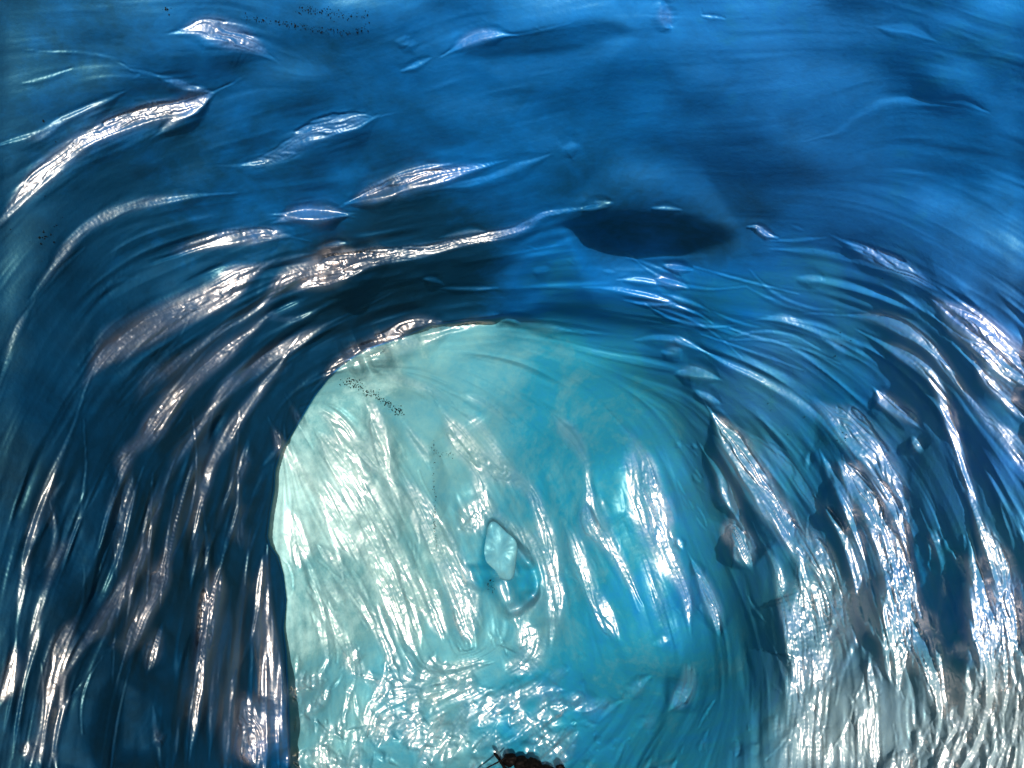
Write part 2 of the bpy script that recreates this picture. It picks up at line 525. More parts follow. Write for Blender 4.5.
def smooth_noise(shape_px, seed):
    """value noise on the grid, one cell = shape_px pixels (wx, wy)"""
    r = np.random.default_rng(seed)
    wx, wy = shape_px
    X = (GX + 1000) / wx; Y = (GY + 1000) / wy
    nx, ny = int(X.max()) + 3, int(Y.max()) + 3
    g = r.standard_normal((ny, nx))
    ix, iy = X.astype(int), Y.astype(int)
    fx, fy = X - ix, Y - iy
    fx = fx * fx * fx * (fx * (fx * 6 - 15) + 10); fy = fy * fy * fy * (fy * (fy * 6 - 15) + 10)
    return (g[iy, ix] * (1 - fx) + g[iy, ix + 1] * fx) * (1 - fy) + (g[iy + 1, ix] * (1 - fx) + g[iy + 1, ix + 1] * fx) * fy


U0 = U0 + .006 * smooth_noise((130, 80), 3) + .0025 * smooth_noise((50, 34), 4)

# light and the slope that mirrors it to the eye
az, el = math.radians(SUN_AZ), math.radians(SUN_EL)
to_sun = np.array([math.sin(az) * math.cos(el), -math.cos(az) * math.cos(el), math.sin(el)])
sunc = np.array([to_sun @ RIGHT, -(to_sun @ UP), to_sun @ FWD])          # x right, y down, z forward
RX, RY = (GX - CX) / F, (GY - CY) / F
rl = np.sqrt(RX ** 2 + RY ** 2 + 1)
HX, HY, HZ = sunc[0] - RX / rl, sunc[1] - RY / rl, sunc[2] - 1 / rl
hx, hy = -HX / HZ, -HY / HZ                      # wanted N = (p, q, -(1+xp+yq)) ~ (hx, hy, -1)
den = 1 - (RX * hx + RY * hy)
PT, QT = hx / den, hy / den
smoothU = u_near * (1 - mch) + u_back * mch
soft_side = sstep(540, 600, GX)
P0 = np.gradient(np.where(sd > 0, u_back, u_near), xs / F, axis=1)
P0 = P0 + soft_side * (np.gradient(smoothU, xs / F, axis=1) - P0)
Q0 = np.gradient(np.where(sd > 0, u_back, u_near), ys / F, axis=0)
Q0 = Q0 + soft_side * (np.gradient(smoothU, ys / F, axis=0) - Q0)
P0 = np.clip(P0, -4, 4); Q0 = np.clip(Q0, -4, 4)


def at_grid(A, x, y):
    i = np.clip(np.searchsorted(xs, x), 0, NX - 1); j = np.clip(np.searchsorted(ys, y), 0, NY - 1)
    return A[j, i]


# ------------------------------------------------------------------ carve the ridges
DU = np.zeros_like(GX)
DARK = np.zeros_like(GX)
SOFT = np.zeros_like(GX)          # broad shoulders and hollows, rounded off afterwards
ROUGH = np.zeros_like(GX)
flow_pts = []
for P, amp in strokes[:n_fine]:
    if np.hypot(*(P[-1, :2] - P[0, :2])) > 45:
        R = resample(P, 12.0)
        tg = np.gradient(R[:, :2], axis=0)
        for (x, y, _), (tx, ty) in zip(R, tg):
            th = 2 * math.atan2(ty, tx)
            flow_pts.append((x, y, math.cos(th), math.sin(th)))
fi0, fi1 = np.searchsorted(xs, [FX0, FX1 - .5]); fj0, fj1 = np.searchsorted(ys, [FY0, FY1 - .5])
fx, fy = xs[fi0:fi1], ys[fj0:fj1]
W_, H_ = len(fx), len(fy)
cgx, cgy = np.meshgrid(np.arange(FX0, FX1 + 16, 16.), np.arange(FY0, FY1 + 16, 16.))
fp = np.array(flow_pts)
C2 = np.zeros_like(cgx); S2 = np.zeros_like(cgx)
for x, y, c, s in fp:
    d2 = (cgx - x) ** 2 + (cgy - y) ** 2
    w = np.exp(-d2 / (2 * 28 ** 2)) + .02 * np.exp(-d2 / (2 * 90 ** 2))
    C2 += w * c; S2 += w * s
yy = (fy - FY0) / 16; xx = (fx - FX0) / 16


def up(A):
    ix = xx.astype(int); iy = yy.astype(int)
    ax = (xx - ix)[None]; ay = (yy - iy)[:, None]
    r0 = A[iy][:, ix] * (1 - ax) + A[iy][:, ix + 1] * ax
    r1 = A[iy + 1][:, ix] * (1 - ax) + A[iy + 1][:, ix + 1] * ax
    return r0 * (1 - ay) + r1 * ay


nrm = np.sqrt(C2 ** 2 + S2 ** 2) + 1e-9
TH = .5 * np.arctan2(up(S2 / nrm), up(C2 / nrm))
DX, DY = np.cos(TH), np.sin(TH)
JJ, II = np.mgrid[0:H_, 0:W_].astype(np.float32)


def blur(A, n):
    for _ in range(n):
        A = (np.roll(A, 1, 0) + 2 * A + np.roll(A, -1, 0)) / 4
        A = (np.roll(A, 1, 1) + 2 * A + np.roll(A, -1, 1)) / 4
    return A


def lic(seed, steps, nb, stride=1.0):
    N = blur(np.random.default_rng(seed).standard_normal((H_, W_)), nb)
    N /= N.std()
    acc = N.copy()
    for sg in (1, -1):
        x, y = II.copy(), JJ.copy()
        px, py = DX * sg, DY * sg
        for k in range(steps):
            x += px * stride; y += py * stride
            xi = np.clip(np.rint(x), 0, W_ - 1).astype(int); yi = np.clip(np.rint(y), 0, H_ - 1).astype(int)
            acc += N[yi, xi] * (1 - (k + 1) / (steps + 1))
            nx, ny = DX[yi, xi], DY[yi, xi]
            f = np.sign(nx * px + ny * py); f[f == 0] = 1
            px, py = nx * f, ny * f
    acc -= acc.mean()
    return acc / acc.std()


WOB = np.zeros_like(GX)
WOB[fj0:fj1, fi0:fi1] = np.clip(.6 * lic(31, 26, 16, 1.5) + .5 * lic(32, 16, 5, 1.2), -2, 2)
TAIL = 3.0
for si, (P, amp) in enumerate(strokes):
    R = resample(P, 6.0)
    sr = np.r_[0, np.cumsum(np.hypot(*np.diff(R[:, :2], axis=0).T))]
    er = np.minimum(sr, sr[-1] - sr) / max(1.0, .32 * sr[-1])
    R[:, 2] *= .18 + .82 * sstep(0, 1, er)
    R[:, 2] = np.maximum(R[:, 2], 1.3)
    hw = R[:, 2] * .5
    pad = hw.max() * (2 + 2 * TAIL) + 4
    i0, i1 = np.searchsorted(xs, [R[:, 0].min() - pad, R[:, 0].max() + pad])
    j0, j1 = np.searchsorted(ys, [R[:, 1].min() - pad, R[:, 1].max() + pad])
    if i1 - i0 < 3 or j1 - j0 < 3:
        continue
    X, Y = GX[j0:j1, i0:i1], GY[j0:j1, i0:i1]
    d2b = np.full(X.shape, 1e12); sgn = np.zeros_like(X); wl = np.ones_like(X); aa = np.zeros_like(X); fade = np.zeros_like(X)
    seg = np.diff(R[:, :2], axis=0)
    sl = np.hypot(seg[:, 0], seg[:, 1]) + 1e-6
    S = np.r_[0, np.cumsum(sl)]
    Lt = S[-1]
    tang = np.vstack([seg / sl[:, None], seg[-1:] / sl[-1]])
    mvec = np.c_[-tang[:, 1], tang[:, 0]]
    xr, yr = R[:, 0], R[:, 1]
    need = (at_grid(PT, xr, yr) - at_grid(P0, xr, yr)) * mvec[:, 0] + (at_grid(QT, xr, yr) - at_grid(Q0, xr, yr)) * mvec[:, 1]
    side = 1.0 if need.mean() >= 0 else -1.0
    a_all = np.clip(need * side, .45, 2.8) * amp
    if amp < 0:
        a_all = -np.clip(np.abs(a_all), .8, 1.6) * abs(amp)
    for k in range(len(seg)):
        ax, ay = R[k, 0], R[k, 1]
        t = ((X - ax) * seg[k, 0] + (Y - ay) * seg[k, 1]) / sl[k] ** 2
        t = np.clip(t, 0, 1)
        dx, dy = X - ax - t * seg[k, 0], Y - ay - t * seg[k, 1]
        d2 = dx * dx + dy * dy
        m = d2 < d2b
        d2b[m] = d2[m]
        mm = mvec[k] * side
        sgn[m] = (dx * mm[0] + dy * mm[1])[m]
        w_ = hw[k] * (1 - t) + hw[k + 1] * t
        wl[m] = w_[m]
        aa[m] = (a_all[k] * (1 - t) + a_all[k + 1] * t)[m]
        sp = S[k] + t * sl[k]
        e = max(1.5, min(Lt * .48, 2.0 * hw.max())) if amp > 0 else Lt * .16
        if n_fine <= si < n_all: e = Lt * .48
        fade[m] = (sstep(0, 1, np.minimum(sp, Lt - sp) / e))[m]
    dist = np.sqrt(d2b) * np.where(sgn >= 0, 1, -1)
    tt = dist / wl
    if si < n_fine and amp > 0:
        tt = tt + .25 * WOB[j0:j1, i0:i1] * np.clip(1.6 - .4 * np.abs(tt), 0, 1)      # ragged, streaky outline
    core = np.clip(tt, -1, 1)
    core = core * (1 - .15 * core ** 4)          # nearly straight face, rounded at crest and foot
    teeth = int(np.clip(round(hw.max() / 3.4), 1, 6)) if amp > 0 and not (n_fine <= si < n_all) else 1
    if teeth > 1:                                     # a wide shining face is really several thin flakes side by side
        wob = WOB[j0:j1, i0:i1]
        ph = (np.clip(tt, -1, 1) + 1) * .5 * teeth + .45 * wob * np.clip(1 - tt ** 4, 0, 1)
        fr = ph - np.floor(ph)
        stairs = (np.floor(ph) + sstep(.60, 1.0, fr)) / teeth * 2 - 1
        core = core - .85 * .5 * np.clip(stairs, -1, 1)
    sc_ = .85 if teeth == 1 else (.85 * .5)
    ridge = .62
    lo = -2 * ridge; hi_ = 2 * (1 - ridge)
    ramp = np.where(tt < 0, core * ridge / .5, core * (1 - ridge) / .5)
    ramp = core + (sc_ * (1 - 2 * ridge))             # crest deeper than hollow
    over = np.clip((np.abs(tt) - 1) / TAIL, 0, 1)
    dec = (1 - over) ** 2 * (1 + 2 * over)
    prof = ramp * dec
    (SOFT if n_fine <= si < n_all else DARK if amp < 0 else DU)[j0:j1, i0:i1] += aa * wl / F * prof * fade * (1.5 if teeth > 1 else 1.12)
    if amp > 0:
        cov = (amp > .34 or si >= n_survey) * np.exp(-np.clip(np.abs(tt) - .6, 0, 9) ** 2 * 1.5) * fade * amp
        ROUGH[j0:j1, i0:i1] = np.maximum(ROUGH[j0:j1, i0:i1], cov)
    else:
        ROUGH[j0:j1, i0:i1] *= 1 - .8 * np.exp(-np.clip(np.abs(tt) - .5, 0, 9) ** 2) * fade * -amp

# ------------------------------------------------------------------ the hollow in the back wall
def tile8(pts):
    return np.array([(320 + x * .375, 480 + y * .375) for x, y in pts])


HOLLOW = tile8([(388, 205), (430, 212), (452, 130), (468, 118), (520, 168), (560, 208), (580, 280), (562, 322), (500, 360), (462, 312), (402, 275)])
HOLLOW = resample(np.c_[np.vstack([HOLLOW, HOLLOW[:1]]), np.zeros(len(HOLLOW) + 1)], 1.5)[:-1, :2]
for _ in range(12):
    HOLLOW = (np.roll(HOLLOW, 1, 0) + 2 * HOLLOW + np.roll(HOLLOW, -1, 0)) / 4
HOLLOW = HOLLOW.mean(0) + (HOLLOW - HOLLOW.mean(0)) * 1.14
hin = inside(HOLLOW, flat).reshape(GX.shape)
hsd = seg_dist(HOLLOW, GX, GY) * np.where(hin, 1, -1)
GROOVE = np.array([(433, 447), (445, 450), (462, 462), (476, 478), (478, 492), (468, 508), (452, 520), (438, 526), (434, 500)], float)
gin = inside(GROOVE, flat).reshape(GX.shape)
gsd = seg_dist(GROOVE, GX, GY) * np.where(gin, 1, -1)
gro = sstep(-2, 18, gsd)
hol = sstep(-2, 9, hsd)


# ------------------------------------------------------------------ fine fluting drawn out along the flow of the ridges
n1 = lic(11, 26, 1); n2 = lic(12, 34, 3, 1.3); n3 = lic(13, 40, 14, 2.0)
c1 = np.abs(lic(16, 60, 12, 1.5)); c2 = np.abs(lic(17, 60, 60, 2.2))       # thin crests between smooth hollows
c1 -= c1.mean(); c2 -= c2.mean()
g0 = blur(np.random.default_rng(14).standard_normal((H_, W_)), 1); g0 /= g0.std()
RG = ROUGH[fj0:fj1, fi0:fi1]
win = sstep(0, 30, np.minimum(np.minimum(fx - FX0, FX1 - fx)[None], np.minimum(fy - FY0, FY1 - fy)[:, None]))
FXX, FYY = np.meshgrid(fx, fy)
low = sstep(420, 640, FYY) * sstep(270, 300, FXX)       # weathered lower ice
patch = lic(15, 20, 40, 2.0)
patch = .2 + .8 * sstep(-.5, 1.7, patch)
SOFT[fj0:fj1, fi0:fi1] = blur(SOFT[fj0:fj1, fi0:fi1], 45)
DARK[fj0:fj1, fi0:fi1] = blur(DARK[fj0:fj1, fi0:fi1], 10)
DU = DU + SOFT + DARK
onwall = sstep(-30, 60, FYY - np.interp(FXX, [0, 300, 600, 1024], [250, 200, 215, 290]))
quiet = 1 - .75 * sstep(130, 60, FXX) * sstep(520, 440, FYY)
DARKPOCKET = np.array([(62, 768), (72, 705), (98, 655), (126, 655), (142, 690), (160, 768), (160, 900), (62, 900)], float)
pin = inside(DARKPOCKET, np.c_[FXX.ravel(), FYY.ravel()]).reshape(FXX.shape)
psd = seg_dist(DARKPOCKET, FXX, FYY) * np.where(pin, 1, -1)
quiet = quiet * (1 - .9 * sstep(-8, 10, psd))
quiet = quiet * (1 - .45 * sstep(520, 580, FXX) * sstep(900, 800, FXX) * sstep(345, 315, FYY))
chm = mch[fj0:fj1, fi0:fi1]
ca = (.0006 + .0046 * onwall) * (1 - chm) + .0024 * chm
fine = (n1 * (.00003 + .0003 * RG) + n2 * (.00006 * patch + .0006 * RG) + n3 * (.0002 * patch + .0005 * RG) + g0 * (.00003 + .00012 * RG)) * (.75 + .5 * low) + quiet * patch * ca * (c1 * .42 + c2)
DU[fj0:fj1, fi0:fi1] += fine * win * (1 - .6 * hol[fj0:fj1, fi0:fi1]) * (1 - .7 * gro[fj0:fj1, fi0:fi1])


DU = DU + gro * .008 * np.clip(1.2 - (GX - 434) / 44, 0, 1.2)
DU = DU + hol * .008 * smooth_noise((17, 13), 21) + hol * .022 * np.clip(((GX - 490) * .7 - (GY - 590) * .5) / 32, 0, 1)
U = U0 + DU
D = np.exp(U)


def point(px, py, d):
    x = (np.asarray(px) - CX) / F; y = (np.asarray(py) - CY) / F
    return EYE + np.asarray(d)[..., None] * (x[..., None] * RIGHT - y[..., None] * UP + FWD)


PTS = point(GX, GY, D)


def idw(ctrl, sig=70.):
    num = np.zeros_like(GX); den_ = np.zeros_like(GX)
    for x, y, v in ctrl:
        w = 1 / (((GX - x) ** 2 + (GY - y) ** 2) / sig ** 2 + .15) ** 2
        num += w * v; den_ += w
    return num / den_


# ice types from clear blue to pale, with light and shade painted in
b_near = idw([(0, 0, .2), (250, 30, .27), (512, 0, .38), (780, 0, .42), (1024, 0, .42), (0, 300, .08), (0, 500, .04), (0, 768, .02), (100, 700, .02), (200, 500, .04), (200, 700, .06), (100, 400, .05),
              (150, 200, .22), (300, 180, .28), (500, 150, .36), (700, 130, .4), (900, 150, .4), (1000, 250, .36), (250, 330, .12), (380, 310, .06), (330, 350, .08), (450, 260, .16),
              (600, 235, .22), (700, 235, .22), (560, 270, .48), (700, 290, .5), (600, 315, .48), (800, 320, .5), (900, 380, .5), (1000, 450, .5), (780, 450, .56), (880, 520, .55),
              (850, 730, .76), (1000, 740, .76), (960, 600, .55), (830, 640, .62), (270, 740, .2)])
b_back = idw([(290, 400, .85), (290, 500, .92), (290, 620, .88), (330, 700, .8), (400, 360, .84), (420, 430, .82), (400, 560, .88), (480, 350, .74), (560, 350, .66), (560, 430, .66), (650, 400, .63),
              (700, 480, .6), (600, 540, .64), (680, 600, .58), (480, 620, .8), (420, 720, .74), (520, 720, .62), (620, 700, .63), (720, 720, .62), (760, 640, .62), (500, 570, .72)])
ICE_LIGHT_TONE = b_near * (1 - mch) + (b_back - .07 * hol) * mch
SUNLIT_TINT = sstep(480, 760, GX) * np.clip(idw([(0, 0, 0), (512, 100, 0), (1024, 100, 0), (200, 500, 0), (500, 450, 0), (600, 600, .0), (900, 430, .05), (1000, 500, .05), (850, 420, .0), (950, 600, .0), (880, 745, .28), (1000, 750, .32),
                    (760, 380, .05), (720, 330, .0), (680, 700, 0), (430, 400, 0), (380, 700, 0), (330, 620, 0)]), 0, 1)  # pinkish white of warm sunlight on the mound, put into the ice colour

HIGHLIGHT_GLOSS = ROUGH.copy()  # extra sheen laid along the ridges to brighten their highlights
HIGHLIGHT_GLOSS[fj0:fj1, fi0:fi1] = blur(HIGHLIGHT_GLOSS[fj0:fj1, fi0:fi1], 45)
HIGHLIGHT_GLOSS *= .62 + .38 * sstep(170, 300, GY)
# ------------------------------------------------------------------ which body of ice each patch belongs to
ROOF_LINE = np.array([(-500, 760), (0, 560), (40, 430), (95, 345), (200, 285), (300, 262), (345, 252), (420, 250), (530, 236), (560, 246), (600, 252), (700, 252), (790, 242), (860, 262), (930, 300), (1024, 350), (1600, 640)], float)
fcx = .25 * (GX[:-1, :-1] + GX[1:, 1:] + GX[:-1, 1:] + GX[1:, :-1]); fcy = .25 * (GY[:-1, :-1] + GY[1:, 1:] + GY[:-1, 1:] + GY[1:, :-1])
roofy = np.interp(fcx, ROOF_LINE[:, 0], ROOF_LINE[:, 1])
chf = (sd[:-1, :-1] > 0)
basey = 655 + 10 * np.sin(fcx / 37.) + 6 * np.sin(fcx / 13. + 1)
moundy = 688 + 14 * np.sin(fcx / 41. + 2) + 7 * np.sin(fcx / 17.)
region = np.where(fcx < 470, 1, 2)
region[fcy < roofy] = 0
region[(~chf) & (fcx > 700) & (fcy > moundy)] = 3
region[chf & (fcy <= basey)] = 4
region[chf & (fcy > basey)] = 5


def grid_mesh(name, sel, mat):
    jj, ii = np.nonzero(sel)
    quads = np.stack([jj * NX + ii, (jj + 1) * NX + ii, (jj + 1) * NX + ii + 1, jj * NX + ii + 1], 1)
    used, inv = np.unique(quads, return_inverse=True)
    quads = inv.reshape(-1, 4).astype(np.int32)
    co = PTS.reshape(-1, 3)[used]
    me = bpy.data.meshes.new(name)
    me.vertices.add(len(co)); me.vertices.foreach_set('co', co.astype(np.float32).ravel())
    me.loops.add(quads.size); me.loops.foreach_set('vertex_index', quads.ravel())
    me.polygons.add(len(quads)); me.polygons.foreach_set('loop_start', np.arange(0, quads.size, 4, dtype=np.int32))
    me.polygons.foreach_set('use_smooth', np.ones(len(quads), bool))
    for nm, A in (('ice_light_tone', ICE_LIGHT_TONE), ('sunlit_tint', SUNLIT_TINT), ('highlight_gloss', HIGHLIGHT_GLOSS)):
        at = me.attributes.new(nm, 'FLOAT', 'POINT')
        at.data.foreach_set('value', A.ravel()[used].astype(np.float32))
    me.update()
    me.materials.append(mat)
    o = bpy.data.objects.new(name, me)
    COL.objects.link(o)
    return o


# ------------------------------------------------------------------ materials
def new_mat(name):
    m = bpy.data.materials.new(name); m.use_nodes = True
    nt = m.node_tree
    return m, nt, nt.nodes['Principled BSDF']


def ice_material(name, seed):
    m, nt, b = new_mat(name)
    N, Lk = nt.nodes.new, nt.links.new
    tc = N('ShaderNodeTexCoord')
    light_tone = N('ShaderNodeAttribute'); light_tone.attribute_name = 'ice_light_tone'
    sunlit_tint = N('ShaderNodeAttribute'); sunlit_tint.attribute_name = 'sunlit_tint'
    gloss = N('ShaderNodeAttribute'); gloss.attribute_name = 'highlight_gloss'
    mp = N('ShaderNodeMapping'); mp.inputs['Location'].default_value = (seed, seed * .7, 0)
    Lk(tc.outputs['Object'], mp.inputs['Vector'])
    n1 = N('ShaderNodeTexNoise'); n1.inputs['Scale'].default_value = 2.2; n1.inputs['Detail'].default_value = 7; n1.inputs['Roughness'].default_value = .62; n1.inputs['Distortion'].default_value = .6
    Lk(mp.outputs[0], n1.inputs['Vector'])
    ma = N('ShaderNodeMath'); ma.operation = 'MULTIPLY_ADD'; ma.inputs[1].default_value = .34; ma.inputs[2].default_value = -.17
    Lk(n1.outputs['Fac'], ma.inputs[0])
    ad = N('ShaderNodeMath'); ad.operation = 'ADD'
    n5 = N('ShaderNodeTexNoise'); n5.inputs['Scale'].default_value = 13; n5.inputs['Detail'].default_value = 6; n5.inputs['Roughness'].default_value = .7
    Lk(mp.outputs[0], n5.inputs['Vector'])
    mb = N('ShaderNodeMath'); mb.operation = 'MULTIPLY_ADD'; mb.inputs[1].default_value = .18; mb.inputs[2].default_value = -.09
    Lk(n5.outputs['Fac'], mb.inputs[0])
    ac = N('ShaderNodeMath'); ac.operation = 'ADD'
    Lk(ma.outputs[0], ac.inputs[0]); Lk(mb.outputs[0], ac.inputs[1])
    Lk(light_tone.outputs['Fac'], ad.inputs[0]); Lk(ac.outputs[0], ad.inputs[1])
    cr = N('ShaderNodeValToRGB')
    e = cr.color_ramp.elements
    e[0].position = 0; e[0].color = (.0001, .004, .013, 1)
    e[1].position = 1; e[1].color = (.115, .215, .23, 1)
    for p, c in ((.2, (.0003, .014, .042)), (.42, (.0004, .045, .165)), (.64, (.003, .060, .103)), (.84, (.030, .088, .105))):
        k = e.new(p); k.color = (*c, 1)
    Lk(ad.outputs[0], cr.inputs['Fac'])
    mx = N('ShaderNodeMix'); mx.data_type = 'RGBA'
    mx.inputs['B'].default_value = (.20, .155, .165, 1)
    sm = N('ShaderNodeMath'); sm.operation = 'MULTIPLY'; sm.inputs[1].default_value = .6
    Lk(sunlit_tint.outputs['Fac'], sm.inputs[0]); Lk(sm.outputs[0], mx.inputs['Factor'])
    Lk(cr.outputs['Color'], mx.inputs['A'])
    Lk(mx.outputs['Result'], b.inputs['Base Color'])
    # skin of the ice: fine pitting
    n2 = N('ShaderNodeTexNoise'); n2.inputs['Scale'].default_value = 38; n2.inputs['Detail'].default_value = 5; n2.inputs['Roughness'].default_value = .6
    Lk(mp.outputs[0], n2.inputs['Vector'])
    bp = N('ShaderNodeBump'); bp.inputs['Distance'].default_value = .012; bp.inputs['Strength'].default_value = .14
    Lk(n2.outputs['Fac'], bp.inputs['Height']); Lk(bp.outputs['Normal'], b.inputs['Normal'])
    n3 = N('ShaderNodeTexNoise'); n3.inputs['Scale'].default_value = 9; n3.inputs['Detail'].default_value = 4
    Lk(mp.outputs[0], n3.inputs['Vector'])
    rr = N('ShaderNodeMapRange'); rr.inputs['To Min'].default_value = .34; rr.inputs['To Max'].default_value = .46
    Lk(n3.outputs['Fac'], rr.inputs['Value']); Lk(rr.outputs['Result'], b.inputs['Roughness'])
    b.inputs['Specular IOR Level'].default_value = 0
    b.inputs['IOR'].default_value = 1.38
    # two sheens of the wet skin: a broad one and a tight one
    out = nt.nodes['Material Output']
    g1 = N('ShaderNodeBsdfGlossy'); g1.inputs['Roughness'].default_value = .47
    g2 = N('ShaderNodeBsdfGlossy')
    Lk(rr.outputs['Result'], g2.inputs['Roughness'])
    for g in (g1, g2):
        Lk(bp.outputs['Normal'], g.inputs['Normal'])
    m1 = N('ShaderNodeMixShader'); m1.inputs['Fac'].default_value = .045; g1.inputs['Color'].default_value = (.05, .55, .68, 1)
    m2 = N('ShaderNodeMixShader'); m2.inputs['Fac'].default_value = .042; g2.inputs['Color'].default_value = (1, .88, .84, 1)
    # sheen raised on the ridges and lowered between, to bring up the highlights
    for mm, lo, hi in ((m1, .03, .055), (m2, .006, .15)):
        w_ = N('ShaderNodeMapRange'); w_.inputs['From Min'].default_value = .18; w_.inputs['From Max'].default_value = .9; w_.interpolation_type = 'SMOOTHSTEP'
        w_.inputs['To Min'].default_value = lo; w_.inputs['To Max'].default_value = hi
        Lk(gloss.outputs['Fac'], w_.inputs['Value']); Lk(w_.outputs['Result'], mm.inputs['Fac'])
    Lk(b.outputs[0], m1.inputs[1]); Lk(g1.outputs[0], m1.inputs[2])
    Lk(m1.outputs[0], m2.inputs[1]); Lk(g2.outputs[0], m2.inputs[2])
    Lk(m2.outputs[0], out.inputs['Surface'])
    return m


ICE = ice_material('glacier_ice', 0.0)
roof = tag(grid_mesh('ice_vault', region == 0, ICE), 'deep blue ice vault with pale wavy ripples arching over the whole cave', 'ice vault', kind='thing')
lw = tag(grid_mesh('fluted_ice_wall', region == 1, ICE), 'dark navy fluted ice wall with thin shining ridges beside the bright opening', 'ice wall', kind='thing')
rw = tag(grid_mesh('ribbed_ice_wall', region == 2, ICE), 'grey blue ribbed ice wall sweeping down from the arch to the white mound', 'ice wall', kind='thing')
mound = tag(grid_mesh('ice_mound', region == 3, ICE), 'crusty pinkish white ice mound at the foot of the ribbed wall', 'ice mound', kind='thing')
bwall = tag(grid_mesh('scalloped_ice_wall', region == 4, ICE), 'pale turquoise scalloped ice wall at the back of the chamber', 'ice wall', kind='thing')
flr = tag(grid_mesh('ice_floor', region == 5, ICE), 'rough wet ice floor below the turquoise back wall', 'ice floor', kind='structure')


# ------------------------------------------------------------------ things lying on the ice
def depth_at(x, y):
    return float(at_grid(D, x, y))


def mesh_obj(name, verts, faces, mat, smooth=False):
    me = bpy.data.meshes.new(name)
    me.from_pydata([tuple(v) for v in verts], [], faces)
    me.update()
    if smooth:
        me.polygons.foreach_set('use_smooth', [True] * len(me.polygons))
    me.materials.append(mat)
    o = bpy.data.objects.new(name, me); COL.objects.link(o)
    return o


def stone_material(name, c1, c2):
    m, nt, b = new_mat(name)
    t = nt.nodes.new('ShaderNodeTexNoise'); t.inputs['Scale'].default_value = 40; t.inputs['Detail'].default_value = 6
    tc = nt.nodes.new('ShaderNodeTexCoord'); nt.links.new(tc.outputs['Object'], t.inputs['Vector'])
    r = nt.nodes.new('ShaderNodeValToRGB'); r.color_ramp.elements[0].color = (*c1, 1); r.color_ramp.elements[1].color = (*c2, 1)
    r.color_ramp.elements[0].position = .35; r.color_ramp.elements[1].position = .7
    nt.links.new(t.outputs['Fac'], r.inputs['Fac']); nt.links.new(r.outputs['Color'], b.inputs['Base Color'])
    bp = nt.nodes.new('ShaderNodeBump'); bp.inputs['Strength'].default_value = .5; bp.inputs['Distance'].default_value = .01
    nt.links.new(t.outputs['Fac'], bp.inputs['Height']); nt.links.new(bp.outputs['Normal'], b.inputs['Normal'])
    b.inputs['Roughness'].default_value = .6
    b.inputs['Specular IOR Level'].default_value = .02
    return m


STONE = stone_material('black_stone', (.0004, .0004, .0005), (.0012, .0012, .0013))
WOOD = stone_material('black_wood', (.0004, .0004, .0004), (.0012, .0011, .0010))
GRIT = stone_material('dark_grit', (.0006, .0012, .0013), (.0016, .003, .003))


def grit(name, spots, label):
    """spots: (x, y, size in px) on the surveyed ice; each grain a little lump half sunk in the surface"""
    V, Fc = [], []
    base = np.array([(1, 0, 0), (-1, 0, 0), (0, 1, 0), (0, -1, 0), (0, 0, 1), (0, 0, -1)], float)
    tri = [(0, 2, 4), (2, 1, 4), (1, 3, 4), (3, 0, 4), (2, 0, 5), (1, 2, 5), (3, 1, 5), (0, 3, 5)]
    for x, y, s in spots:
        d = depth_at(x, y)
        r = s * d / F * .5
        c = point(np.array(x), np.array(y), np.array(d - r * .3))
        sc = r * (.6 + .8 * rng.random(3))
        A = base * (.75 + .5 * rng.random((6, 1))) * sc
        a = rng.random() * 6.28
        Rz = np.array([[math.cos(a), -math.sin(a), 0], [math.sin(a), math.cos(a), 0], [0, 0, 1]])
        k = len(V)
        V.extend(c + A @ Rz.T)
        Fc.extend([tuple(k + i for i in f) for f in tri])
    return tag(mesh_obj(name, V, Fc, GRIT), label, 'grit', kind='stuff')


def along(poly, n, spread, smin, smax, pw=2.0):
    R = resample(np.array([(x, y, 0) for x, y in poly], float), 2.0)
    out = []
    for _ in range(n):
        k = rng.integers(0, len(R))
        out.append((R[k, 0] + rng.normal() * spread, R[k, 1] + rng.normal() * spread, smin + rng.random() ** pw * (smax - smin)))
    return out


grit('grit_band', along([(344, 380), (355, 385), (368, 392), (385, 402), (402, 414)], 1100, 2.4, .25, 1.9, 3.0), 'dark green grey grit streak frozen into the pale back wall under the arch')
grit('grit_seam', along([(434, 441), (434, 462), (433, 478), (435, 500), (434, 520), (437, 545)], 420, .7, .25, 1.4, 3.0) + along([(430, 448), (440, 453), (452, 455)], 160, 1.2, .25, 1.4, 3.0) + along([(488, 590), (493, 583)], 60, 3, .6, 2.6),
     'thin dark grit seam running down the back wall beside the hollow')
grit('roof_grit', along([(245, 18), (275, 22), (310, 28), (345, 33), (368, 28)], 700, 2.2, .3, 2.0, 3.0) + along([(300, 8), (330, 13), (370, 18)], 400, 2.4, .3, 1.8, 3.0) +
     along([(165, 9), (170, 10)], 14, 2, .8, 2.5), 'black grit smears on the blue ice roof near its top edge')
grit('wall_grit', along([(38, 238), (46, 237), (58, 226)], 26, 5, .8, 3.4) + along([(20, 120), (70, 140), (30, 260)], 24, 14, .6, 2.2) + along([(880, 300), (780, 400), (820, 420), (870, 470)], 50, 12, .5, 1.6),
     'scattered black grit specks dotting the dark ice')

# ice block lodged in the hollow
from mathutils import Vector


